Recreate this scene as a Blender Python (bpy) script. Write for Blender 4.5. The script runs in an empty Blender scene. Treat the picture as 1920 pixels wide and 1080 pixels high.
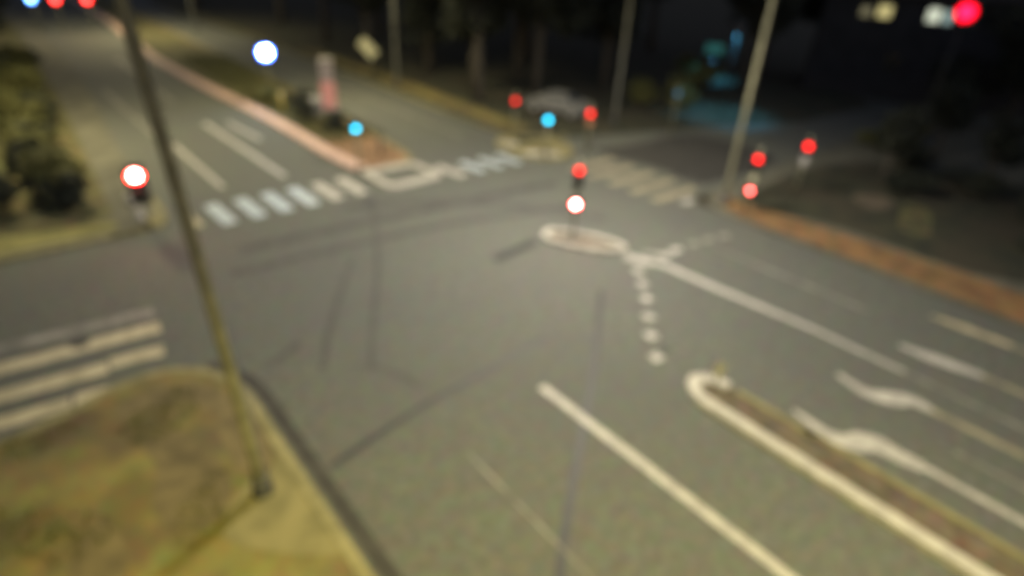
import bpy, bmesh, math, random
from mathutils import Vector, Matrix
random.seed(7)
S = bpy.context.scene
COL = S.collection

# ------------------------------------------------------------------ camera
F_PX = 1098.55                       # focal length in pixels of a 1920 wide frame
YAW, PITCH, ROLL = 0.7246898, 0.5324730, 0.0514662
fw = Vector((math.sin(YAW)*math.cos(PITCH), math.cos(YAW)*math.cos(PITCH), -math.sin(PITCH)))
r0 = Vector((math.cos(YAW), -math.sin(YAW), 0)); u0 = r0.cross(fw)
rt = r0*math.cos(ROLL) + u0*math.sin(ROLL); up = -r0*math.sin(ROLL) + u0*math.cos(ROLL)
cam_d = bpy.data.cameras.new('camera'); cam = bpy.data.objects.new('camera', cam_d); COL.objects.link(cam)
cam.matrix_world = Matrix(((rt.x, up.x, -fw.x, 0), (rt.y, up.y, -fw.y, 0), (rt.z, up.z, -fw.z, 10.0), (0, 0, 0, 1)))
cam_d.sensor_width = 36.0; cam_d.lens = F_PX/1920*36; cam_d.clip_start = 0.1; cam_d.clip_end = 4000
cam_d.dof.use_dof = True             # the photograph is out of focus: focused on a near pane
cam_d.dof.focus_distance = 1.0; cam_d.dof.aperture_fstop = 20.6/24.5
S.camera = cam
S.cycles.use_denoising = True; S.cycles.filter_width = 2.8

# ------------------------------------------------------------------ night sky
W = bpy.data.worlds.new('World'); S.world = W; W.use_nodes = True
wn = W.node_tree; bg = wn.nodes['Background']
sky = wn.nodes.new('ShaderNodeTexSky'); sky.sky_type = 'NISHITA'; sky.sun_disc = False
sky.sun_elevation = math.radians(-4); sky.sun_rotation = math.radians(200)
wn.links.new(sky.outputs[0], bg.inputs[0]); bg.inputs[1].default_value = 1.7
S.view_settings.view_transform = 'Standard'; S.view_settings.look = 'None'
S.view_settings.exposure = 1.75; S.view_settings.gamma = 1.0; S.view_settings.use_curve_mapping = False

# ------------------------------------------------------------------ materials
def mat(name, c1, c2=None, scale=3.0, rough=0.8, detail=6, bump=0.0, metal=0.0, c3=None, s3=0.35, lo=0.38, hi=0.62):
    m = bpy.data.materials.new(name); m.use_nodes = True; n = m.node_tree; b = n.nodes['Principled BSDF']
    b.inputs['Roughness'].default_value = rough; b.inputs['Metallic'].default_value = metal
    if c2 is None:
        b.inputs['Base Color'].default_value = (*c1, 1); return m
    g = n.nodes.new('ShaderNodeNewGeometry')
    t = n.nodes.new('ShaderNodeTexNoise'); t.inputs['Scale'].default_value = scale; t.inputs['Detail'].default_value = detail
    n.links.new(g.outputs['Position'], t.inputs['Vector'])
    r = n.nodes.new('ShaderNodeValToRGB'); r.color_ramp.elements[0].position = lo; r.color_ramp.elements[1].position = hi
    r.color_ramp.elements[0].color = (*c1, 1); r.color_ramp.elements[1].color = (*c2, 1)
    n.links.new(t.outputs['Fac'], r.inputs['Fac']); out = r.outputs['Color']
    if c3 is not None:
        t3 = n.nodes.new('ShaderNodeTexNoise'); t3.inputs['Scale'].default_value = s3; t3.inputs['Detail'].default_value = 4
        n.links.new(g.outputs['Position'], t3.inputs['Vector'])
        mr = n.nodes.new('ShaderNodeMapRange'); mr.inputs['From Min'].default_value = 0.45; mr.inputs['From Max'].default_value = 0.62
        n.links.new(t3.outputs['Fac'], mr.inputs['Value'])
        mx = n.nodes.new('ShaderNodeMix'); mx.data_type = 'RGBA'
        n.links.new(mr.outputs[0], mx.inputs[0]); n.links.new(out, mx.inputs[6]); mx.inputs[7].default_value = (*c3, 1)
        out = mx.outputs[2]
    n.links.new(out, b.inputs['Base Color'])
    if bump:
        bp = n.nodes.new('ShaderNodeBump'); bp.inputs['Strength'].default_value = bump; bp.inputs['Distance'].default_value = 0.02
        n.links.new(t.outputs['Fac'], bp.inputs['Height']); n.links.new(bp.outputs[0], b.inputs['Normal'])
    return m
def emis(name, col, s):
    m = bpy.data.materials.new(name); m.use_nodes = True; b = m.node_tree.nodes['Principled BSDF']
    b.inputs['Base Color'].default_value = (0.02, 0.02, 0.02, 1)
    b.inputs['Emission Color'].default_value = (*col, 1); b.inputs['Emission Strength'].default_value = s
    return m
M = {}
M['asphalt'] = mat('asphalt', (.070, .073, .062), (.096, .099, .084), 5, .85, bump=.3, c3=(.078, .081, .072), s3=.22)
M['asphalt_dark'] = mat('asphalt_dark', (.025, .024, .022), (.04, .038, .034), 2, .85)
M['dark_mark'] = mat('dark_mark', (.020, .020, .022), (.028, .027, .027), 4, .6)
M['grey_mark'] = mat('grey_mark', (.044, .043, .041), (.066, .065, .06), 2.5, .8)
M['grass_ground'] = mat('grass_ground', (.014, .017, .009), (.034, .034, .015), 1.2, .95, c3=(.036, .030, .016), s3=.4)
M['paint'] = mat('road_paint', (.27, .26, .24), (.40, .385, .35), 3, .6, lo=.35, hi=.6)
M['paint_yellow'] = mat('road_paint_dirty', (.27, .24, .15), (.44, .39, .26), 2.2, .6, lo=.35, hi=.6)
M['paint_blue'] = mat('road_paint_fresh', (.31, .37, .41), (.42, .47, .50), 3, .5)
M['paint_dim'] = mat('road_paint_thin', (.16, .145, .10), (.29, .26, .18), 2.5, .7)
M['paint_worn'] = mat('road_paint_worn', (.10, .097, .09), (.26, .25, .22), 2.0, .7, lo=.35, hi=.65)
M['kerb'] = mat('kerb_painted', (.28, .265, .235), (.42, .40, .35), 3, .7, lo=.3, hi=.6)
M['kerb_stone'] = mat('kerb_stone', (.15, .135, .06), (.23, .205, .10), 3, .8)
M['kerb_pink'] = mat('kerb_pink_stone', (.42, .28, .24), (.56, .39, .33), 2, .8)
M['worn_dirt'] = mat('worn_dirt', (.095, .075, .036), (.15, .118, .055), 2.2, .95, bump=.4)
M['soil'] = mat('soil', (.068, .054, .036), (.11, .088, .058), 2.2, .95, bump=.5)
M['soil_orange'] = mat('brick_dust_soil', (.15, .085, .045), (.24, .14, .075), 1.2, .95, bump=.5)
M['cycle'] = mat('cycle_track_red', (.12, .068, .027), (.20, .112, .044), 1.0, .9)
M['pave'] = mat('pavement_dusty', (.12, .10, .030), (.19, .155, .048), .8, .9, bump=.3, c3=(.10, .075, .036), s3=.5)
M['pave_light'] = mat('pavement_concrete', (.14, .125, .055), (.20, .175, .08), 1.5, .9)
M['pave_grey'] = mat('pavement_grey', (.07, .068, .05), (.12, .115, .085), .8, .9)
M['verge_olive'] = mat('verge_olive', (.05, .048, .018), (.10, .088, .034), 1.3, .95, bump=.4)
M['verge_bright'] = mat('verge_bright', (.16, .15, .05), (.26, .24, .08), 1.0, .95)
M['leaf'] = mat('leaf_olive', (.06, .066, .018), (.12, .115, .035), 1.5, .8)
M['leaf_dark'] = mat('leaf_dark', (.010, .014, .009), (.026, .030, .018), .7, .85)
M['bark'] = mat('bark', (.035, .03, .024), (.075, .065, .05), 4, .9, bump=.6)
M['pole_metal'] = mat('pole_metal', (.16, .155, .10), (.24, .23, .15), 3, .55, metal=.2)
M['pole_pale'] = mat('pole_galvanised', (.12, .12, .105), (.17, .17, .145), 2, .6)
M['black'] = mat('black_plastic', (.015, .015, .016), (.03, .03, .03), 5, .5)
M['grey_box'] = mat('grey_box', (.25, .25, .25), (.34, .33, .31), 4, .6)
M['wall_dark'] = mat('house_render', (.016, .017, .02), (.024, .025, .03), 1, .9)
M['roof'] = mat('roof_tiles', (.02, .016, .014), (.035, .026, .022), 5, .9)
M['white_paint'] = mat('white_metal', (.55, .55, .5), (.7, .7, .64), 3, .5)
M['sign_yellow'] = mat('sign_yellow', (.34, .33, .22), (.42, .41, .28), 3, .5)
M['post_yellow'] = mat('post_yellow', (.45, .35, .04), (.55, .42, .06), 3, .5)
M['pillar_pink'] = mat('pillar_pink', (.62, .32, .25), (.75, .42, .34), 1.5, .6)
M['pillar_pale'] = mat('pillar_pale', (.42, .36, .30), (.52, .46, .38), 1.5, .6)
M['car_paint'] = mat('car_paint_grey', (.13, .13, .125), (.16, .16, .155), 2, .4)
M['glass'] = mat('dark_glass', (.01, .012, .014), (.015, .017, .02), 2, .1)
M['rubber'] = mat('rubber', (.01, .01, .01), (.02, .02, .02), 5, .9)
M['lens_off'] = mat('lens_unlit', (.02, .02, .015), (.04, .035, .03), 9, .3)

def mottle(m, amount, scales=(9.0, 3.2)):
    """fine uneven tint: bitumen, dust and aggregate patches of slightly different hue"""
    n = m.node_tree; b = n.nodes['Principled BSDF']; src = b.inputs['Base Color'].links[0].from_socket
    g = n.nodes.new('ShaderNodeNewGeometry')
    for sc in scales:
        t = n.nodes.new('ShaderNodeTexNoise'); t.inputs['Scale'].default_value = sc; t.inputs['Detail'].default_value = 2
        n.links.new(g.outputs['Position'], t.inputs['Vector'])
        hs = n.nodes.new('ShaderNodeMix'); hs.data_type = 'RGBA'; hs.blend_type = 'OVERLAY'; hs.inputs[0].default_value = amount
        n.links.new(src, hs.inputs[6]); n.links.new(t.outputs['Color'], hs.inputs[7]); src = hs.outputs[2]
    n.links.new(src, b.inputs['Base Color'])
mottle(M['asphalt'], .28); mottle(M['pave'], .28, (6.0, 2.2)); mottle(M['soil'], .5, (4.0,)); mottle(M['cycle'], .5, (3.0,)); mottle(M['verge_olive'], .6, (2.5,))
# ------------------------------------------------------------------ helpers
def link(name, verts, faces, m, parent=None, smooth=False):
    me = bpy.data.meshes.new(name); me.from_pydata([tuple(v) for v in verts], [], faces); me.update()
    if smooth:
        for p in me.polygons: p.use_smooth = True
    me.materials.append(M[m] if isinstance(m, str) else m)
    o = bpy.data.objects.new(name, me); COL.objects.link(o)
    if parent is not None: o.parent = parent
    return o
def tag(o, label, cat, group=None):
    o['label'] = label; o['category'] = cat
    if group: o['group'] = group
    return o
def struct(o): o['kind'] = 'structure'; return o
def stuff(o): o['kind'] = 'stuff'; return o
def empty(name, loc, label, cat, group=None, rz=0):
    o = bpy.data.objects.new(name, None); COL.objects.link(o); o.location = loc; o.rotation_euler = (0, 0, rz)
    o.empty_display_size = .2
    return tag(o, label, cat, group)
def prism(name, pts, z0, z1, m, parent=None):
    n = len(pts)
    v = [(x, y, z0) for x, y in pts] + [(x, y, z1) for x, y in pts]
    f = [tuple(range(n, 2*n))] + [(i, (i+1) % n, n+(i+1) % n, n+i) for i in range(n)] + [tuple(range(n-1, -1, -1))]
    return link(name, v, f, m, parent)
def flat(name, pts, z, m, parent=None):
    return link(name, [(x, y, z) for x, y in pts], [tuple(range(len(pts)))], m, parent)
def norms(path, closed):
    out = []; n = len(path)
    for i in range(n):
        a = path[(i-1) % n] if (closed or i > 0) else path[i]
        b = path[(i+1) % n] if (closed or i < n-1) else path[i]
        dx, dy = b[0]-a[0], b[1]-a[1]; L = math.hypot(dx, dy) or 1
        out.append((-dy/L, dx/L))
    return out
def ribbon(name, path, w, z0, z1, m, parent=None, closed=False, widths=None):
    """raised strip (kerb) or, when z0 == z1, a flat painted strip centred on the path"""
    nn = norms(path, closed); L = []; R = []
    for i, (p, q) in enumerate(zip(path, nn)):
        h = (widths[i] if widths else w)/2
        L.append((p[0]+q[0]*h, p[1]+q[1]*h)); R.append((p[0]-q[0]*h, p[1]-q[1]*h))
    n = len(path); rng = range(n if closed else n-1)
    if z0 == z1:
        v = [(x, y, z0) for x, y in L] + [(x, y, z0) for x, y in R]
        return link(name, v, [(n+i, n+(i+1) % n, (i+1) % n, i) for i in rng], m, parent)
    v = [(x, y, z1) for x, y in L] + [(x, y, z1) for x, y in R] + [(x, y, z0) for x, y in L] + [(x, y, z0) for x, y in R]
    f = []
    for i in rng:
        j = (i+1) % n
        f += [(n+i, n+j, j, i), (i, j, 2*n+j, 2*n+i), (3*n+i, 3*n+j, n+j, n+i)]
    if not closed: f += [(0, 2*n, 3*n, n), (n-1, 2*n-1, 4*n-1, 3*n-1)]
    return link(name, v, f, m, parent)
def smooth_path(p, n=6, closed=False):
    out = []; N = len(p)
    seg = N if closed else N-1
    for i in range(seg):
        g = (lambda k: p[k % N]) if closed else (lambda k: p[max(0, min(N-1, k))])
        a, b, c, d = g(i-1), g(i), g(i+1), g(i+2)
        for k in range(n):
            t = k/n
            out.append(tuple(.5*((2*b[q]) + (c[q]-a[q])*t + (2*a[q]-5*b[q]+4*c[q]-d[q])*t*t + (-a[q]+3*b[q]-3*c[q]+d[q])*t**3) for q in range(len(b))))
    if not closed: out.append(tuple(p[-1]))
    return out
def tube(name, pts, rad, m, parent=None, n=12, cap=True):
    pts = [Vector(p) for p in pts]; v = []; f = []
    rad = rad if isinstance(rad, (list, tuple)) else [rad]*len(pts)
    for i, p in enumerate(pts):
        d = (pts[min(i+1, len(pts)-1)] - pts[max(i-1, 0)]).normalized()
        a = d.orthogonal().normalized() if abs(d.z) < .99 else Vector((1, 0, 0))
        if abs(d.z) < .99: a = d.cross(Vector((0, 0, 1))).normalized()
        a = (a - d*a.dot(d)).normalized(); b = d.cross(a)
        for k in range(n):
            t = 2*math.pi*k/n; v.append(p + (a*math.cos(t) + b*math.sin(t))*rad[i])
    for i in range(len(pts)-1):
        for k in range(n):
            f.append((i*n+k, i*n+(k+1) % n, (i+1)*n+(k+1) % n, (i+1)*n+k))
    if cap: f += [tuple(range(n-1, -1, -1)), tuple(range((len(pts)-1)*n, len(pts)*n))]
    return link(name, v, f, m, parent, smooth=True)
def box(name, c, s, m, parent=None, bevel=.0, rz=0.0, ry=0.0):
    bm = bmesh.new(); bmesh.ops.create_cube(bm, size=1)
    bmesh.ops.scale(bm, vec=s, verts=bm.verts)
    if bevel: bmesh.ops.bevel(bm, geom=bm.edges[:], offset=bevel, segments=2, affect='EDGES')
    bm.transform(Matrix.Translation(c) @ Matrix.Rotation(rz, 4, 'Z') @ Matrix.Rotation(ry, 4, 'Y'))
    me = bpy.data.meshes.new(name); bm.to_mesh(me); bm.free(); me.materials.append(M[m] if isinstance(m, str) else m)
    o = bpy.data.objects.new(name, me); COL.objects.link(o)
    if parent is not None: o.parent = parent
    return o

# ------------------------------------------------------------------ ground and roads
g = struct(link('ground', [(-1500, -1500, -.02), (1500, -1500, -.02), (1500, 1500, -.02), (-1500, 1500, -.02)], [(0, 1, 2, 3)], 'grass_ground'))
road = struct(link('road', [(2.3, -60, 0), (23.1, -60, 0), (23.1, 300, 0), (2.3, 300, 0), (-80, 14, 0), (2.3, 14, 0), (2.3, 24.4, 0), (-80, 24.4, 0),
                            (23.1, 14, 0), (120, 14, 0), (120, 24.4, 0), (23.1, 24.4, 0)],
                   [(0, 1, 2, 3), (4, 5, 6, 7), (8, 9, 10, 11)], 'asphalt'))
flat('asphalt_patch', smooth_path([(25.0, 21.6), (27.6, 21.3), (33, 20.5), (33, 15), (26.9, 14.8), (25.4, 15.3), (25.6, 17.8)], 4, True), .004, 'asphalt_dark', road)

LAYER = [0]
def strip(p, w, m='paint', z=.008, name='lane_line', widths=None):
    LAYER[0] += 1; z += LAYER[0]*.00012          # each coat of paint a hair above the one before
    return ribbon(name, p, w, z, z, m, road, widths=widths)
# zebra across the arm that leaves to the upper left
for i, x in enumerate((5.45, 6.62, 7.75, 8.9, 10.02, 11.2)):
    strip([(x-.08, 25.35), (x+.02, 23.0)], .56, ['paint_blue', 'paint_blue', 'paint_blue', 'paint_blue', 'paint', 'paint'][i], name='zebra_stripe')
strip([(4.25, 25.1), (4.35, 23.4)], .5, 'paint_yellow', name='zebra_stripe')
strip([(15.95, 24.3), (16.35, 22.4)], .62, 'paint', name='zebra_stripe')
for x in (17.4, 18.6, 19.8): strip([(x, 24.2), (x+.1, 22.4)], .5, 'paint_blue', name='zebra_stripe')
# zebra across the lower left arm
for x0, x1, y0, y1, w, m in ((-2.6, 1.6, 18.35, 17.95, .42, 'paint_worn'), (-3.2, 1.55, 17.35, 16.98, .55, 'paint_yellow'), (-3.2, .05, 16.12, 15.75, .55, 'paint_yellow'),
                             (.12, 1.35, 15.92, 15.72, .5, 'paint_yellow'), (-3.2, -.9, 15.0, 14.75, .5, 'paint_yellow'), (-.82, -.1, 14.75, 14.62, .62, 'paint_yellow')):
    strip([(x0, y0), (x1, y1)], w, m, name='zebra_stripe')
# zebra across the right arm
for k in range(5):
    y = 14.95+k*1.3; strip([(21.7-.05*k, y), (24.8, y-.1)], .56, 'paint_dim', name='zebra_stripe')
strip([(22.6, 14.0), (23.4, 13.95)], .45, 'paint', name='zebra_stripe')
# long lane line of the exit side
strip([(8.6, 8.35), (8.62, 5), (8.65, -25)], .24, 'paint')
strip([(5.7, 7.6), (5.68, 3.0)], .05, 'paint_worn')
# centre line running from the small island
strip([(16.35, 12.1), (16.9, 10.6), (17.05, 8.0)], .32, 'paint', widths=[.26, .34, .34])
strip([(17.05, 8.0), (17.3, 5.3), (17.3, 2.6)], .26, 'paint', widths=[.3, .22, .16])
strip([(17.3, 2.6), (17.2, -8)], .15, 'paint_worn')
strip([(16.05, 11.95), (16.5, 11.0)], .16, 'paint')
strip([(17.0, 11.75), (18.0, 11.0)], .22, 'paint_worn', name='stop_line')
# dotted guide lines
for x, y in ((15.7, 10.95), (15.1, 10.25), (14.45, 9.55), (13.62, 8.8), (12.85, 8.1), (12.1, 7.32)):
    d = .20; flat('guide_dash', [(x-d, y-d*.7), (x+d*.7, y-d), (x+d, y+d*.7), (x-d*.7, y+d)], .008, 'paint', road)
for x, y, m in ((17.55, 11.15, 'paint'), (18.35, 11.2, 'paint'), (19.4, 11.1, 'paint_worn'), (20.2, 11.0, 'paint_worn'), (21.1, 10.8, 'paint_worn')):
    strip([(x-.3, y+.05), (x+.22, y-.05)], .34, m, name='guide_dash')
strip([(19.8, 10.4), (19.9, 4.6)], .14, 'paint_worn')
# four kinked lane markings in a row and the lines that follow them
K = [(smooth_path([(13.15, 3.75), (13.0, 2.85), (13.15, 2.35), (13.62, 1.98), (13.65, 1.4), (13.75, .9)]), [.12, .66, .36], 'paint'),
     (smooth_path([(15.62, 3.75), (15.45, 2.9), (15.75, 2.35), (16.1, 2.0), (16.1, 1.5)]), [.12, .60, .26], 'paint'),
     ([(18.62, 3.2), (18.72, 2.3), (18.95, 1.1)], [.16, .52, .3], 'paint'),
     ([(21.35, 3.2), (21.45, 2.3), (21.5, 1.0)], [.14, .40, .26], 'paint_yellow')]
for p, w, m in K:
    n = len(p); ws = []
    for i in range(n):
        t = i/(n-1); ws.append(w[0]+(w[1]-w[0])*t*2 if t < .5 else w[1]+(w[2]-w[1])*(t-.5)*2)
    strip(p, .3, m, widths=ws, name='kinked_marking')
strip([(13.75, .9), (13.85, -14)], .2, 'paint'); strip([(16.1, 1.5), (16.2, -14)], .22, 'paint_dim')
strip([(18.95, 1.1), (18.9, -14)], .2, 'paint_dim'); strip([(21.5, 1.0), (21.4, -14)], .16, 'paint_dim')
strip([(14.9, .6), (14.95, -14)], .1, 'paint_worn')
# lane lines of the upper left arm
strip([(8.75, 38), (8.95, 33), (9.15, 26.9)], .3, 'paint'); strip([(6.25, 34.5), (6.4, 27.0)], .24, 'paint')
strip([(9.9, 37.5), (10.3, 33.2)], .28, 'paint'); strip([(8.5, 62), (8.6, 44)], .25, 'paint_worn')
strip([(5.6, 50), (5.8, 37)], .2, 'paint_worn'); strip([(20.0, 60), (20.1, 28)], .14, 'paint_worn')
# thin dark lines and greyer arcs laid over the asphalt
def dark_mark(p, w, m='dark_mark'):
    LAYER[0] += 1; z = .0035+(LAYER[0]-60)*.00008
    ribbon('dark_line', smooth_path(p), w*1.25, z, z, m, road)
dark_mark([(10.2, 9.95), (8.0, 9.75), (5.8, 9.6), (3.1, 9.15)], .15); dark_mark([(13.6, 10.8), (10.1, 7.9), (7.7, 6.1), (5.6, 4.5), (4.5, 3.4)], .16)
dark_mark([(11.3, 22.4), (8.35, 16.6), (6.3, 13.2), (5.4, 11.6)], .14, 'grey_mark'); dark_mark([(7.9, 17.6), (5.6, 14.4), (4.4, 12.4)], .16, 'grey_mark')
dark_mark([(12.0, 14.6), (14.3, 14.9)], .34); dark_mark([(5.2, 12.0), (5.8, 11.3), (6.1, 10.2)], .12, 'grey_mark')
dark_mark([(5.0, 20.5), (12.0, 20.0), (19.5, 19.2)], .5, 'grey_mark'); dark_mark([(4.2, 18.9), (12.0, 18.2), (18.5, 16.5)], .35, 'grey_mark')
dark_mark([(9.8, 22), (14.5, 19.6), (18.3, 14.8)], .4, 'grey_mark'); dark_mark([(3.2, 13.4), (3.9, 13.6), (4.4, 13.9)], .2, 'grey_mark')
def disc(name, x, y, r, m, parent, z=.006):
    return flat(name, [(x+r*math.cos(a*math.pi/9), y+r*math.sin(a*math.pi/9)) for a in range(18)], z, m, parent)
disc('manhole_cover', -.35, 17.35, .24, 'asphalt_dark', road, .012); disc('manhole_cover', 12.55, 7.4, .14, 'dark_mark', road)

# ------------------------------------------------------------------ near left corner
corner = [(-40, 14.25), (-2.3, 14.0), (-1.1, 14.2), (0, 14.6), (1.0, 14.65), (1.8, 14.2), (2.3, 13.4), (2.5, 12.5), (2.5, 10), (2.5, 6.4), (2.5, -40)]
cp = smooth_path(corner[1:9], 5)
pave = struct(prism('near_pavement', [(-40, 14.25)] + cp + [(2.5, -40), (-40, -40)], -.05, .11, 'pave'))
ribbon('kerb', [(-40, 14.2)] + [(x-.05, y-.05) for x, y in cp] + [(2.45, -40)], .24, -.04, .13, 'kerb_stone', pave)
ribbon('gutter_shade', [(x+.22, y+.12) for x, y in smooth_path([(1.9, 14.2), (2.45, 13.2), (2.62, 12.2), (2.62, 9), (2.62, -10)])], .3, .004, .004, 'asphalt_dark', road)  # dark strip: the shade beside the kerb painted onto the road
flat('concrete_apron', smooth_path([(1.4, 9.6), (2.3, 9.9), (2.33, 8.2), (2.33, 7.0), (1.0, 8.2), (.8, 8.9)], 5, True), .114, 'pave_light', pave)
flat('soil_patch', smooth_path([(.0, 13.9), (.9, 13.95), (1.75, 13.5), (2.2, 12.3), (1.8, 12.0), (1.3, 12.9), (.5, 13.2), (-.1, 13.3)], 5, True), .114, 'worn_dirt', pave)
flat('soil_patch', smooth_path([(1.6, 11.9), (2.25, 12.1), (2.28, 10.4), (1.95, 9.7), (1.5, 10.3)], 5, True), .115, 'worn_dirt', pave)
flat('soil_patch', smooth_path([(.1, 12.2), (.6, 12.5), (1.15, 11.3), (1.3, 10.0), (.9, 9.2), (.2, 9.2), (-.1, 10.2), (.2, 11.3)], 5, True), .114, 'worn_dirt', pave)
flat('soil_patch', smooth_path([(-1.6, 9.6), (-.9, 10.6), (-.7, 9.4), (-1.1, 8.6)], 5, True), .114, 'worn_dirt', pave)

def tufts(name, area, n, m, hgt=(.06, .16), keep=None):
    v = []; f = []
    x0, y0, x1, y1, z = area; k = 0
    while k < n:
        x, y = random.uniform(x0, x1), random.uniform(y0, y1)
        if keep and not keep(x, y): k += 1; continue
        k += 1
        for b in range(3):
            a = random.uniform(0, math.tau); h = random.uniform(*hgt); w = random.uniform(.008, .02); lean = random.uniform(.02, .09)
            dx, dy = math.cos(a), math.sin(a); i = len(v)
            v += [(x-dy*w, y+dx*w, z), (x+dy*w, y-dx*w, z), (x+dx*lean, y+dy*lean, z+h)]; f.append((i, i+1, i+2))
    return stuff(link(name, v, f, m))
gt = tufts('grass', (-8, 3, 2.2, 14, .11), 9000, 'leaf',
           keep=lambda x, y: math.sin(x*2.1+1.3*math.sin(y*1.7))+math.cos(y*1.9+x) > .55 and (x < 1 or y > 10.2) and x < 2.2)
tag(gt, 'patchy olive grass and weeds on the near left corner pavement', 'grass')

# ------------------------------------------------------------------ far left corner, pavement by the upper left arm
fc = smooth_path([(-40, 24.1), (-.5, 24.1), (1.6, 24.0), (3.0, 24.1), (3.5, 24.8), (3.6, 27), (3.7, 36), (4.6, 50), (5.0, 70)], 5)
pv2 = struct(prism('far_pavement', fc + [(5.0, 300), (-2.5, 300), (-2.5, 30), (-40, 27)], -.05, .11, 'pave_grey'))
ribbon('kerb', fc[:26], .22, -.04, .13, 'kerb_stone', pv2); ribbon('kerb', fc[25:] + [(5.0, 300)], .2, -.04, .125, 'pave_grey', pv2)
flat('hedge_verge', [(-40, 27), (-3, 25), (.5, 25.2), (2.0, 26.0), (2.4, 36), (2.9, 50), (3.2, 70), (3.2, 160), (-2.4, 160), (-2.4, 31)], .113, 'verge_olive', pv2)
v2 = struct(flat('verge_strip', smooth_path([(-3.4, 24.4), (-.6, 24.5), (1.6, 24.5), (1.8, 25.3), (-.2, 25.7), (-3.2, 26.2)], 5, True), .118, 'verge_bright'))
flat('kerb_ramp', [(2.6, 24.25), (3.3, 24.3), (3.35, 25.4), (2.7, 25.4)], .116, 'pave_light', pv2)

# ------------------------------------------------------------------ median of the upper left arm
ml = smooth_path([(12.3, 26.0), (12.1, 29), (12.1, 32.5), (11.9, 39.5), (11.2, 50.5), (10.9, 62), (11.6, 76), (12.2, 98), (12.2, 160)], 5)
mr = smooth_path([(16.4, 160), (16.4, 60), (16.3, 42), (16.2, 35), (16.0, 30.5), (15.7, 26.6), (15.1, 25.6), (13.8, 25.5)], 5)
med = struct(prism('median', ml + mr[:-1], -.05, .10, 'soil_orange'))
ribbon('kerb', [(x+.25, y) for x, y in ml], .75, -.04, .13, 'kerb_pink', med)
ribbon('kerb', [(x-.1, y) for x, y in mr], .22, -.04, .12, 'kerb_stone', med)
flat('planting_bed', [(12.7, 31), (15.7, 31), (15.9, 42), (16.1, 60), (16.1, 158), (12.9, 158), (12.5, 98), (11.9, 76), (11.4, 62), (11.7, 50.5), (12.4, 39.5)], .104, 'verge_olive', med)
nose = struct(prism('refuge_island', smooth_path([(12.55, 22.95), (13.4, 22.75), (14.9, 22.95), (15.3, 24.0), (15.1, 25.2), (13.8, 25.3), (12.5, 25.2), (12.3, 24.0)], 4, True), -.03, .05, 'asphalt'))
ribbon('kerb', [(12.5, 22.95), (12.7, 22.85), (15.1, 22.95), (15.2, 23.1), (15.05, 25.0), (14.9, 25.1), (12.5, 25.3), (12.4, 25.15)], .42, -.02, .13, 'kerb', nose, closed=True)

# ------------------------------------------------------------------ islands in the junction
def loopkerb(name, pts, m_in, w=.3, h=.15, mk='kerb'):
    p = smooth_path(pts, 6, True)
    isl = struct(prism(name, p, -.03, .08, m_in)); ribbon('kerb', p, w, -.02, h, mk, isl, closed=True); return isl
loopkerb('signal_island', [(14.85, 14.95), (14.85, 14.35), (15.45, 13.2), (16.15, 12.45), (16.65, 12.5), (16.55, 13.3), (16.0, 14.45), (15.4, 15.15)], 'soil', .24)
li = smooth_path([(11.55, -30), (11.5, 0), (11.5, 4.6), (11.55, 5.5), (11.95, 5.95), (12.35, 5.75), (12.5, 5.0), (12.55, 3.0), (12.6, 0), (12.6, -30)], 5)
isl = struct(prism('long_island', li, -.03, .09, 'soil'))
n = len(li)
ribbon('kerb', [p for p in li if p[1] > 5.2 or p[0] < 12.0], .34, -.02, .15, 'kerb', isl)
ribbon('kerb', [p for p in li if not (p[1] > 5.2 or p[0] < 12.0)], .16, -.02, .13, 'kerb_stone', isl)
loopkerb('corner_island', [(20.7, 25.1), (20.7, 23.4), (21.3, 22.2), (22.4, 21.7), (23.6, 22.3), (24.2, 24.2), (23.3, 25.8), (21.8, 26.2)], 'pave_light', .25, mk='kerb_stone')
flat('tactile_patch', smooth_path([(20.9, 22.9), (22.2, 21.9), (22.5, 22.3), (21.2, 23.4)], 4, True), .155, 'kerb', bpy.data.objects['corner_island'])
flat('tactile_patch', smooth_path([(20.9, 25.2), (21.4, 24.4), (21.8, 24.7), (21.3, 25.5)], 4, True), .155, 'kerb', bpy.data.objects['corner_island'])

# ------------------------------------------------------------------ right side
rk = smooth_path([(23.15, -60), (23.1, 1), (23.1, 8), (23.1, 11.6), (23.5, 13.0), (24.6, 13.7), (27, 13.9), (60, 13.9)], 5)
rp = struct(prism('right_pavement', rk + [(60, -60)], -.05, .10, 'pave_grey'))
ribbon('kerb', rk, .2, -.04, .125, 'pave_grey', rp)
flat('cycle_track', [(23.3, -60), (23.25, 8), (23.25, 11.4), (23.7, 12.8), (24.6, 13.4), (25.0, 13.2), (25.2, 9), (25.6, 4), (25.7, -60)], .104, 'cycle', rp)
flat('verge', smooth_path([(25.6, 12.5), (25.9, 8.0), (26.5, 2), (34, -2), (40, 4), (36, 12)], 4, True), .104, 'grass_ground', rp)
flat('worn_soil', smooth_path([(28.0, 5.6), (30.0, 6.0), (31.5, 6.6), (31.6, 7.6), (29.6, 7.2), (28.0, 6.6)], 4, True), .108, 'verge_olive', rp)
flat('worn_soil', smooth_path([(29.4, 8.2), (31.2, 8.0), (31.6, 9.0), (30.2, 9.6)], 4, True), .108, 'soil', rp)
vr = struct(prism('far_verge', smooth_path([(22.6, 26.6), (22.7, 37), (22.8, 44), (22.6, 60), (24, 120), (60, 120), (60, 24.6), (25.5, 24.5)], 4, True), -.05, .09, 'grass_ground'))
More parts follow.
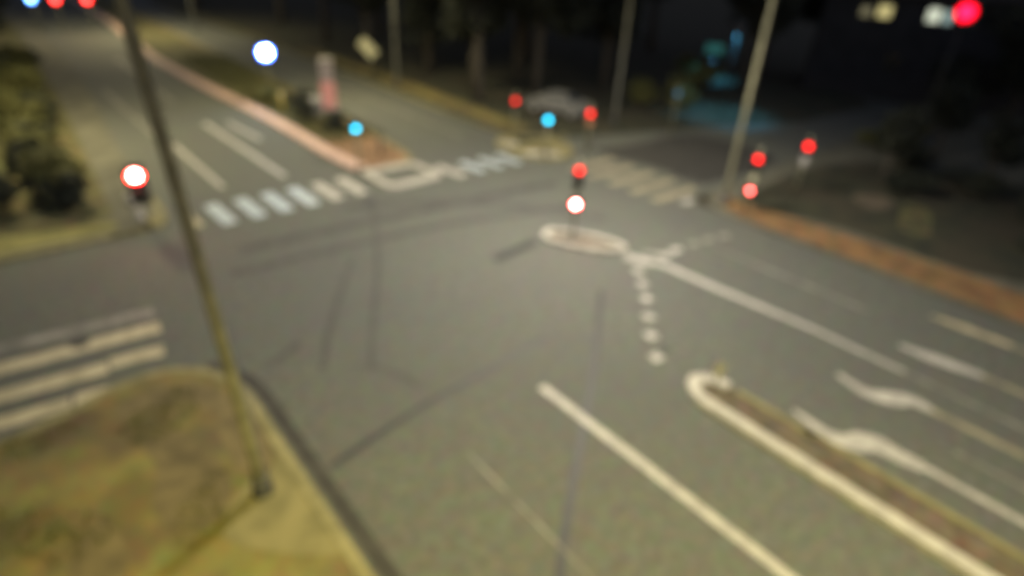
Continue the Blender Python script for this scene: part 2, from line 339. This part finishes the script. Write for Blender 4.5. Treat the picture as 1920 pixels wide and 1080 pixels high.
ribbon('kerb', smooth_path([(25.5, 24.5), (23.2, 25.8), (22.65, 28), (22.7, 37), (22.8, 44), (22.6, 60), (23, 120)]), .2, -.04, .11, 'kerb_stone', vr)
ribbon('dirt_path', smooth_path([(24.0, 27.0), (24.3, 37), (24.5, 44), (24.4, 60)]), 1.6, .098, .098, 'pave', vr)

# ------------------------------------------------------------------ foliage
def crown_mesh(name, clumps, n, m, size=.16):
    v = []; f = []
    for (cx, cy, cz, rx, rz) in clumps:
        for _ in range(n):
            d = Vector((random.gauss(0, 1), random.gauss(0, 1), random.gauss(0, 1))).normalized()*random.uniform(.55, 1.05)
            c = Vector((cx+d.x*rx, cy+d.y*rx, cz+d.z*rz))
            a = Vector((random.uniform(-1, 1), random.uniform(-1, 1), random.uniform(-.6, .6))).normalized()
            b = a.cross(Vector((random.uniform(-1, 1), random.uniform(-1, 1), random.uniform(-1, 1)))).normalized()
            s = size*random.uniform(.6, 1.5); i = len(v)
            v += [c-a*s, c-b*s*.5, c+a*s, c+b*s*.5]; f.append((i, i+1, i+2, i+3))
    me = bpy.data.meshes.new(name); me.from_pydata([tuple(p) for p in v], [], f); me.materials.append(M[m]); return me
def tree_kind(h, r, m, kind, size):
    clumps = []
    for k in range(16):
        a = random.uniform(0, math.tau)
        if kind == 'cone':
            t = k/15; rr = r*(1-t)*.75+.3; q = random.uniform(0, rr)
            clumps.append((q*math.cos(a), q*math.sin(a), h*(.25+.72*t), rr*.8+.3, h*.07))
        else:
            q = r*random.uniform(.1, .75)
            clumps.append((q*math.cos(a), q*math.sin(a), h*random.uniform(.42, .92), r*random.uniform(.3, .5), h*random.uniform(.08, .14)))
    cm = crown_mesh('crown', clumps, 170, m, size)
    segs = [(0, 0, -.1), (.08, .05, h*.25), (-.05, .1, h*.5), (.05, 0, h*.85)]
    t = tube('trunk', segs, [h*.028+.05, h*.022+.04, h*.015+.02, .03], 'bark')
    tm = t.data; bpy.data.objects.remove(t)
    limbs = []
    for k in range(3):
        a = k*2.1+random.uniform(0, 1); l = tube('limb', [(0, 0, h*(.3+.08*k)), (r*.3*math.cos(a), r*.3*math.sin(a), h*(.45+.08*k)), (r*.6*math.cos(a), r*.6*math.sin(a), h*(.6+.08*k))], [h*.012, h*.009, .02], 'bark', n=6)
        limbs.append(l.data); bpy.data.objects.remove(l)
    return cm, tm, limbs
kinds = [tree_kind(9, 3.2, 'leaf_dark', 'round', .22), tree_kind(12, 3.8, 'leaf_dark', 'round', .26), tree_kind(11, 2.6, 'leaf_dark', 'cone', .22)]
def tree(x, y, k, s, label, group=None, rz=None):
    o = empty('tree', (x, y, .05), label, 'tree', group, rz if rz is not None else random.uniform(0, 6.28)); o.scale = (s, s, s*random.uniform(.92, 1.1))
    cm, tm, limbs = kinds[k]
    for nm, me in [('crown', cm), ('trunk', tm)] + [('limb', q) for q in limbs]:
        c = bpy.data.objects.new(nm, me); COL.objects.link(c); c.parent = o
    return o
wood = 'dark trees filling the park beyond the junction'
for x, y, k, s in ((27.5, 36.5, 0, 1.0), (31, 33.5, 1, 1.0), (34, 39, 1, 1.1), (29, 45, 2, 1.0), (27, 52, 0, 1.1), (33, 52, 1, 1.1), (40, 45, 1, 1.2), (38, 33, 0, 1.1),
                   (43, 37, 2, 1.2), (28, 63, 1, 1.1), (36, 66, 0, 1.3), (47, 54, 1, 1.3), (30, 80, 1, 1.2), (42, 82, 1, 1.4), (56, 68, 1, 1.5), (58, 44, 1, 1.2),
                   (52, 3, 0, 1.1), (49, 27, 1, 1.0), (55, 29, 1, 1.2), (61, 27, 0, 1.2), (50, 8.5, 0, .9), (64, 12, 1, 1.2), (47, -3, 1, 1.0), (60, -6, 1, 1.2), (44, -12, 0, 1.0), (67, 3, 2, 1.2), (38, -8, 2, .8), (64, 34, 1, 1.2), (24, 95, 1, 1.3), (30, 112, 1, 1.4), (20, 135, 1, 1.5)):
    tree(x, y, k, s, 'dark leafy tree in the unlit park behind the junction', wood)
tree(25.9, 33.8, 1, .95, 'tall tree with a thick pale trunk at the lit verge, above the middle red lights', rz=1)
rv = 'low trees on the dark verge right of the cycle track'
for x, y, k, s in ((33.5, 9.5, 0, .42), (37, 6, 1, .36), (41, 9.5, 0, .5), (45, 5, 1, .42), (47, 11.5, 0, .5), (35, 2, 1, .33), (40, 0, 0, .5), (36, -4, 0, .42), (44, -3, 1, .42), (53, 11.5, 0, .55), (31.5, -1.5, 0, .3)):
    tree(x, y, k, s, 'low dark leafy tree on the verge right of the red cycle track', rv)
lt = 'dark trees to the left of the upper left road'
for x, y, k, s in ((-2.5, 37, 0, .55), (-1.2, 46, 1, .5), (-.5, 56, 0, .7), (.5, 66, 0, .75), (-1, 80, 1, .9), (-4, 41, 1, .6), (0, 120, 1, 1.5), (-2, 98, 1, 1.2)):
    tree(x, y, k, s, 'dark olive tree left of the upper left road', lt)
def shrub(x, y, r, h, m, label, group=None, n=70, size=.10):
    o = empty('shrub', (x, y, .08), label, 'shrub', group, rz=0)
    cl = []
    for k in range(9):
        a = random.uniform(0, math.tau); q = r*random.uniform(0, .7)
        cl.append((q*math.cos(a), q*math.sin(a), h*random.uniform(.3, .8), r*random.uniform(.3, .5), h*random.uniform(.18, .3)))
    c = bpy.data.objects.new('foliage', crown_mesh('foliage', cl, n, m, size)); COL.objects.link(c); c.parent = o
    for k in range(4):
        a = k*1.6; tube('stem', [(0, 0, 0), (.3*r*math.cos(a), .3*r*math.sin(a), h*.5)], [.04, .02], 'bark', o, n=5)
    return o
for x, y, r, h, w in ((14.6, 32.6, .9, 1.0, 'nearest to the zebra'), (13.9, 34.9, 1.0, 1.3, 'between the other two'), (14.6, 37.6, 1.2, 1.4, 'beside the pink pillar')):
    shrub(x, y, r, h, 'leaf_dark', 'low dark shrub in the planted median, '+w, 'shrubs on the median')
shrub(13.3, 40.2, 1.0, 1.3, 'leaf', 'yellow-green shrub under the big blue-white light on the median')
for k in range(30):
    shrub(.25+.055*k+random.uniform(-1.1, .9), 27.6+k*1.15, random.uniform(.9, 1.4), random.uniform(1.0, 2.2), 'leaf' if k % 4 else 'leaf_dark', 'unclipped olive bush in the hedge left of the upper left road', 'hedge bushes left of the road', n=110, size=.12)
for x, y in ((-2.2, 26.2), (-3.6, 27.0), (-1.2, 28.3), (-2.8, 29.6)):
    shrub(x, y, 1.2, 1.7, 'leaf_dark', 'dark bush at the left edge behind the side road', 'bushes behind the side road', n=110)
for x, y, r, h in ((33, 8.4, 1.3, 1.4), (35.5, 6.2, 1.5, 1.7), (34.3, 3.0, 1.3, 1.5), (37.5, 9.8, 1.4, 1.6), (30.4, 2.2, 1.0, 1.0), (38, 1.5, 1.6, 1.8), (32, -1.5, 1.4, 1.4), (36, -3, 1.5, 1.9)):
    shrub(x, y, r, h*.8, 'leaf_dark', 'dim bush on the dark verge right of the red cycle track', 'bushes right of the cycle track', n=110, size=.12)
for x, y in ((38, 25.5), (41, 27), (44, 28), (47, 29.5), (50, 33), (36, 27.5), (40, 12.2), (43, 11.8)):
    shrub(x, y, 1.5, 1.8, 'leaf', 'bush in the teal-lit hedge beyond the right arm', 'hedge beyond the right arm', n=120, size=.13)
# loose leaf litter on the planted median
lm = tufts('ground_cover', (12.8, 27, 16.6, 60, .10), 9000, 'leaf', (.08, .2), keep=lambda x, y: y > 30 or random.random() < .15)
tag(lm, 'low dry ground cover on the median planting', 'ground cover')

# ------------------------------------------------------------------ street lamps
def street_lamp(base, arm, z, power, col, label, rad=(.10, .07), m='pole_metal', lean=(0, 0), group=None, size=150, plate=True, soft=.2):
    o = empty('street_lamp', (base[0], base[1], .08), label, 'street lamp', group)
    dx, dy = arm[0]-base[0], arm[1]-base[1]
    lx, ly = lean
    pts = [(lx*(k/8)**1.5, ly*(k/8)**1.5, (z-1.0)*k/8) for k in range(9)]
    bx, by = lx, ly
    pts += [(bx+(dx-bx)*.12, by+(dy-by)*.12, z-.45), (bx+(dx-bx)*.4, by+(dy-by)*.4, z-.12), (dx, dy, z)]
    n = len(pts); tube('pole', pts, [rad[0]+(rad[1]-rad[0])*min(1, k/8) if k < 9 else rad[1]*.8 for k in range(n)], m, o)
    if plate:
        tube('base_sleeve', [(0, 0, .0), (0, 0, .06), (0, 0, .5)], [.26, .20, rad[0]+.03], 'black', o)
    a = math.atan2(dy, dx)
    head = box('lamp_head', (dx, dy, z+.02), (.75, .3, .14), 'grey_box', o, .04, rz=a)
    box('lamp_glass', (dx, dy, z-.065), (.5, .22, .03), emis('lamp_glass_glow', col, 6), head, rz=a)
    L = bpy.data.lights.new('lamp_light', 'SPOT'); L.energy = power; L.color = col; L.spot_size = math.radians(size); L.spot_blend = .55; L.shadow_soft_size = soft
    l = bpy.data.objects.new('lamp_light', L); COL.objects.link(l); l.parent = o; l.location = (dx, dy, z-.12)
    return o
WARM = (1.0, .84, .13); NEU = (1.0, .86, .48); COOL = (1.0, .91, .75)
street_lamp((-3.2, -2.6), (-.6, -.6), 10.6, 2900, WARM, 'warm street lamp behind the viewer at the near left corner', size=130)
street_lamp((10.2, -8.5), (8.2, -3.5), 12.0, 2300, NEU, 'added neutral street lamp behind the viewer over the exit lanes', size=150)  # unseen lamp, added to brighten the middle of the junction
street_lamp((1.72, 9.3), (7.6, 12.0), 12.0, 60, COOL, 'tall olive lamp post standing on the near left corner by the kerb', rad=(.12, .085), lean=(-.28, .05), size=160)
street_lamp((24.0, 12.75), (15.5, 14.5), 12.0, 4600, COOL, 'slim pale lamp post on the right corner beside the red cycle track', rad=(.11, .08), size=155, soft=.9)
street_lamp((23.8, 41.5), (17.5, 38.0), 11.0, 2400, NEU, 'far lamp post on the verge beside the tilted pale sign', m='pole_pale', size=155)
street_lamp((30.2, 24.9), (27.0, 21.0), 11.0, 550, NEU, 'dim lamp post at the edge of the trees beyond the right zebra', m='pole_pale')
street_lamp((-5.5, 38.0), (1.5, 36.0), 11.0, 3000, NEU, 'added far lamp post in the hedge left of the upper left road', m='pole_pale', size=155)  # made-up post, added to light the hedge foliage
street_lamp((18.5, 75.0), (13.0, 74.0), 11.0, 3500, NEU, 'farthest lamp post beside the upper left road', m='pole_pale', size=155)

# ------------------------------------------------------------------ traffic signals
def lens_mesh(r):
    v = [(0, -.016, 0)]; n = 20
    for q in (.62, 1.0):
        for k in range(n): v.append((q*r*math.cos(k*math.tau/n), -.012*(1-q), q*r*math.sin(k*math.tau/n)))
    return v, [(0, k+1, (k+1) % n+1) for k in range(n)] + [(k+1, n+k+1, n+(k+1) % n+1, (k+1) % n+1) for k in range(n)]
def sig_head(parent, z, lit, col, r, nl=3, off=(0, 0), rz=0.0, unlit=None):
    """a housing whose lens number `lit` (0 = top) is at height z; the face looks to local -y"""
    pitch = r*2.9; zc = z + pitch*lit - pitch*(nl-1)/2
    hd = box('signal_head', (off[0], off[1]+.11, zc), (r*2+.12, .2, pitch*nl), 'black', parent, .03)
    for k in range(nl):
        zz = z + pitch*(lit-k); v, f = lens_mesh(r)
        lo = link('lens', [(a+off[0], b+off[1]-.005, c+zz) for a, b, c in v], f, emis('lens_lit', col[0], col[1]) if k == lit else M['lens_off'], hd)
        if k == lit and col[3]:
            lo.data.materials.append(emis('lens_core', col[2], col[3]))
            for p in lo.data.polygons[:20]: p.material_index = 1
        # visor: half hood above the lens
        vv = []; ff = []
        for q in range(9):
            t = math.pi*q/8; vv += [((r+.015)*math.cos(t)+off[0], off[1]+.01, (r+.015)*math.sin(t)+zz), ((r+.015)*math.cos(t)+off[0], off[1]-r*1.0, (r+.015)*math.sin(t)*.96+zz+.01)]
        for q in range(8): ff.append((2*q, 2*q+1, 2*q+3, 2*q+2))
        link('visor', vv, ff, 'black', hd)
    return hd
# (rim colour, rim strength, core colour, core strength)
HOT = ((1, .004, .002), 12.0, (1, .34, .30), 34); HOT2 = ((1, .004, .004), 10.0, (1, .36, .32), 30)
RED = ((1, .004, .002), 1.5, (1, .006, .004), 1.8); REDP = ((1, .004, .003), 2.4, (1, .012, .014), 3.0); REDH = ((1, .012, .006), 3.2, (1, .17, .15), 8)
CYAN = ((.004, .62, 1.0), 2.6, (.01, .7, 1), 3.2); BLUE = ((.05, .15, 1.0), 12, (.5, .75, 1), 60)
FARB = ((.04, .25, 1.0), 5, (.3, .6, 1), 6); FARR = ((1, .01, .006), 4, (1, .06, .05), 6); MASTR = ((1, .0, .015), 1.3, (1, .008, .05), 1.8); TEAL = ((.04, .25, .4), .22, (.04, .25, .4), .22)
def signal(x, y, z, label, heads, pz=None, face=None, h0=.08, m='pole_metal', group=None):
    """post with one or more heads; the heads face the viewer's side of the crossing"""
    a = face if face is not None else math.atan2(-x, y)      # turned towards the near corner where the photo was taken
    o = empty('traffic_signal', (x, y, h0), label, 'traffic light', group, rz=a)
    tube('post', [(0, .16, 0), (0, .16, (pz or z+.45)-h0)], [.055, .05], m, o)
    for hd in heads: sig_head(o, hd[0]-h0, *hd[1:])
    return o
def face(x, y): return math.atan2(x, -y) + math.pi if False else math.atan2(-x, y)
signal(2.83, 23.75, 2.25, 'pedestrian light on the far left corner, the brightest red one', [(2.25, 0, HOT, .25, 2)])
signal(12.25, 25.4, 2.2, 'pedestrian light shining cyan on the median by the zebra', [(2.2, 1, CYAN, .11, 2)])
signal(22.2, 25.6, 2.3, 'small red light far back on the corner island, leftmost of the middle group', [(2.3, 0, RED, .11, 2)])
signal(21.0, 21.6, 2.3, 'bright cyan light on the corner island between two red ones', [(2.3, 1, CYAN, .12, 2)])
sg = signal(23.9, 21.4, 2.3, 'red light on the corner island with a faint orange lens below it', [(2.3, 0, REDP, .11, 2)])
signal(15.55, 14.15, 2.75, 'traffic light on the small white-kerbed island, bright low red lens and another red above', [(2.87, 0, REDP, .11, 3), (1.52, 0, HOT2, .14, 1)])
signal(23.65, 11.5, 2.62, 'traffic light beside the right lamp post with a low bright red lens', [(2.6, 0, REDP, .11, 3), (1.2, 0, REDH, .11, 1)])
signal(27.5, 11.2, 2.6, 'lone red light set back on the right verge with a pale plate below it', [(2.6, 0, REDP, .12, 2)])
signal(13.9, 40.8, 3.2, 'overexposed blue-white signal light on the median of the upper left road', [(3.2, 0, BLUE, .42, 1)])
far = 'distant lights at the next junction up the left road'
signal(5.2, 79.5, 3.15, 'distant blue-white light in the top left corner', [(3.15, 0, FARB, .3, 1)], group=far)
signal(7.1, 79.0, 3.1, 'distant red light second from the top left corner', [(3.1, 0, FARR, .3, 1)], group=far)
signal(9.7, 78.5, 3.1, 'distant red light above the far end of the pink kerb', [(3.1, 0, FARR, .3, 1)], group=far)
# tall mast signal at the upper right
mast = signal(38.2, 10.0, 8.0, 'large red light high on a mast at the top right corner', [(8.0, 0, MASTR, .42, 1)], pz=8.4, m='black')
# pale plates under two of the signals
def plate(x, y, z, w, h, m, label, ry=0.0, name='sign', cat='sign', post=True):
    o = empty(name, (x, y, .08), label, cat, None, rz=math.atan2(-x, y))
    tube('post', [(0, .05, 0), (0, .05, z+h*.4)], .03, 'pole_pale', o, n=8)
    box('plate', (0, 0, z), (w, .03, h), m, o, .01, ry=ry); return o
box('plate', (0, -.02, 1.85), (.3, .05, .45), 'grey_box', bpy.data.objects['traffic_signal.007'], .01)
box('push_button', (0, -.02, 1.72), (.24, .1, .36), 'sign_yellow', bpy.data.objects['traffic_signal.006'], .02)
box('plate', (0, -.02, 1.78), (.26, .06, .36), mat('amber_glow_plate', (.30, .13, .06), (.36, .17, .08), 3), sg, .01)  # orange colour stands in for the dim glow of an amber lens
# small signal lamp glowing teal far off behind the trees
signal(31.3, 21.2, 2.6, 'tiny dim teal light at the edge of the trees beyond the right arm', [(2.6, 0, TEAL, .15, 1)])

# ------------------------------------------------------------------ other street furniture
plate(22.8, 43.9, 2.4, .85, 1.5, 'sign_yellow', 'pale yellow sign plate tilted on its post at the edge of the trees', ry=math.radians(-42))
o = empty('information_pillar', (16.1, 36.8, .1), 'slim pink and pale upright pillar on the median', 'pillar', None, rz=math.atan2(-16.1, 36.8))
box('plinth', (0, 0, .1), (1.0, .45, .2), 'grey_box', o, .02); box('lower_panel', (0, 0, 1.0), (.85, .32, 1.6), emis('pillar_glow_pink', (.62, .24, .17), .22), o, .04); box('upper_panel', (0, 0, 2.45), (.8, .28, 1.28), emis('pillar_glow_pale', (.40, .30, .22), .14), o, .04)  # both panels get a faint added glow so they stay bright
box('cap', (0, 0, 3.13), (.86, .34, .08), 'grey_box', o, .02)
o = empty('cabinet', (15.0, 36.2, .1), 'small pale utility cabinet on the median left of the pink pillar', 'cabinet', None, rz=math.atan2(-15.0, 36.2))
box('body', (0, 0, .5), (.7, .4, 1.0), 'pillar_pale', o, .03); box('door', (0, -.21, .5), (.58, .02, .84), 'grey_box', o, .005); box('lid', (0, 0, 1.03), (.78, .48, .06), 'grey_box', o, .015)
o = empty('marker_post', (13.7, 38.6, .1), 'short yellow marker post below the big blue-white light', 'bollard')
tube('post', [(0, 0, 0), (0, 0, .95)], .11, 'post_yellow', o); tube('cap', [(0, 0, .95), (0, 0, 1.05)], [.12, .06], 'white_paint', o); tube('band', [(0, 0, .6), (0, 0, .72)], .115, 'white_paint', o)
# keep-right marker on the tip of the long island
o = empty('island_marker', (12.35, 5.55, .09), 'pale marker plate standing on the tip of the long kerbed island', 'traffic sign', None, rz=math.atan2(-12.35, 5.55))
tube('post', [(0, 0, 0), (0, 0, .75)], .035, 'pole_pale', o, n=8)
box('plate', (0, -.05, .5), (.22, .03, .42), 'sign_yellow', o, .01, ry=math.radians(12)); tube('foot', [(0, 0, 0), (0, 0, .05)], [.14, .1], 'black', o)
# small bollards beside the median end
o = empty('marker_post', (14.3, 27.0, .1), 'dark slim bollard at the end of the median behind the refuge island', 'bollard')
tube('post', [(0, 0, 0), (0, 0, .9)], .08, 'black', o); tube('cap', [(0, 0, .9), (0, 0, .98)], [.09, .04], 'black', o)
# pale stones on the far left corner
for x, y, s, lb in ((2.75, 24.75, 1.0, 'pale concrete bollard on the far left corner beside the zebra'), (2.8, 26.7, .9, 'pale concrete bollard further back on the far left corner')):
    o = empty('concrete_bollard', (x, y, .1), lb, 'bollard')
    tube('shaft', [(0, 0, 0), (0, 0, .45*s)], [.2*s, .17*s], 'kerb', o); tube('top', [(0, 0, .45*s), (0, 0, .52*s), (0, 0, .58*s)], [.17*s, .2*s, .1*s], 'kerb', o)

# parked car behind the middle lights
def car(x, y, rz, label):
    o = empty('parked_car', (x, y, .1), label, 'car', None, rz)
    prof = [(-2.1, .35), (-2.15, .75), (-1.9, .95), (-1.35, 1.0), (-.75, 1.42), (.55, 1.46), (1.35, 1.02), (2.05, .85), (2.15, .55), (2.1, .35)]
    v = []; f = []; n = len(prof)
    for s in (-1, -.86, .86, 1):
        for a, b in prof:
            w = .86 if b < 1.05 else .68
            v.append((s*w, a, b if abs(s) < 1 else (b if b < 1.05 else b-.06)))
    for j in range(3):
        for i in range(n): f.append((j*n+i, j*n+(i+1) % n, (j+1)*n+(i+1) % n, (j+1)*n+i))
    f += [tuple(range(n-1, -1, -1)), tuple(range(3*n, 4*n))]
    link('body', v, f, 'car_paint', o)
    link('windscreen', [(-.6, -1.33, 1.045), (.6, -1.33, 1.045), (.55, -.8, 1.42), (-.55, -.8, 1.42)], [(0, 1, 2, 3)], 'glass', o)
    link('rear_window', [(-.6, 1.28, 1.08), (-.55, .63, 1.455), (.55, .63, 1.455), (.6, 1.28, 1.08)], [(0, 1, 2, 3)], 'glass', o)
    for s in (-1, 1):
        link('side_window', [(s*.80, -1.15, 1.06), (s*.80, 1.05, 1.06), (s*.72, .5, 1.36), (s*.72, -.7, 1.36)], [(0, 1, 2, 3)], 'glass', o)
        for yy in (-1.35, 1.35):
            w = tube('wheel', [(s*.70, yy, .32), (s*.89, yy, .32)], .32, 'rubber', o, n=16); tube('rim', [(s*.88, yy, .32), (s*.90, yy, .32)], .19, 'grey_box', w, n=12)
        box('headlight', (s*.6, -2.13, .68), (.34, .06, .14), 'grey_box', o, .02); box('tail_light', (s*.65, 2.13, .72), (.26, .05, .14), 'lens_off', o, .02)
    return o
car(28.6, 28.6, math.radians(20), 'grey car parked at the tree edge behind the middle lights')

# house with lit windows at the upper right
h = empty('house', (56.2, 18.0, 0), 'dark house with faintly lit windows beside the large red light at top right', 'house', None, rz=math.atan2(-56.2, 18.0))
box('wall', (2, 4, 3.9), (17, 8, 7.8), 'wall_dark', h)
link('roof', [(-7, -.6, 7.8), (11, -.6, 7.8), (11, 8.6, 7.8), (-7, 8.6, 7.8), (-6.4, 4, 10.6), (10.4, 4, 10.6)], [(0, 1, 5, 4), (2, 3, 4, 5), (1, 2, 5), (3, 0, 4), (3, 2, 1, 0)], 'roof', h)
def window(px, z, w, hh, m):
    fr = box('window', (px, -.04, z), (w+.2, .1, hh+.2), 'black', h, .01)
    box('pane', (px, -.1, z), (w, .03, hh), m, fr)
GW = emis('window_glow', (.75, .80, .62), .28); GW2 = emis('window_glow_dim', (.60, .52, .22), .28)
window(-2.1, 6.6, .95, .9, GW2); window(1.25, 6.62, .85, .95, GW); window(2.35, 6.55, .9, .85, emis('window_glow_blue', (.40, .55, .52), .2))
window(-3.4, 6.5, .7, .7, emis('window_glow_faint', (.4, .36, .2), .12)); window(4.6, 6.6, .9, .9, 'glass'); window(-.4, 3.0, .9, 1.1, 'glass'); window(3.0, 3.0, .9, 1.1, 'glass')

# two made-up teal lamps, added to wash the hedge and verge with colour
t = empty('added_teal_lamp', (50.5, 31.2, 0), 'added teal-glowing lamp on a low post beyond the right arm', 'lamp', None, rz=math.atan2(-50.5, 31.2))
tube('post', [(0, 0, 0), (0, 0, 2.2)], .05, 'black', t, n=8); box('lamp_panel', (0, -.05, 2.55), (1.5, .08, .8), emis('teal_glow', (.05, .32, .30), .08), t, .02); box('panel_back', (0, .02, 2.55), (1.6, .06, .9), 'black', t, .02)
t2 = empty('added_teal_lamp', (39.0, 22.6, 0), 'added thin dark post with a hooded teal lamp by the hedge of the right arm', 'lamp')
tube('post', [(0, 0, 0), (0, 0, 6.0)], .04, 'black', t2, n=8); tube('lamp_shade', [(0, 0, 5.35), (0, 0, 6.1), (0, 0, 6.22)], [.45, .40, .06], 'black', t2, cap=False)
tube('hood', [(0, -.5, 1.85), (0, -.5, 2.2), (0, -.5, 2.25)], [.42, .40, .05], 'black', t, cap=False)
for par, loc, e in ((t, (0, -.5, 2.12), 250), (t2, (0, 0, 6.02), 1100)):
    L = bpy.data.lights.new('added_teal_light', 'SPOT'); L.energy = e; L.color = (.08, .42, .70); L.shadow_soft_size = .1; L.spot_size = math.radians(150); L.spot_blend = .5
    l = bpy.data.objects.new('added_teal_light', L); COL.objects.link(l); l.parent = par; l.location = loc
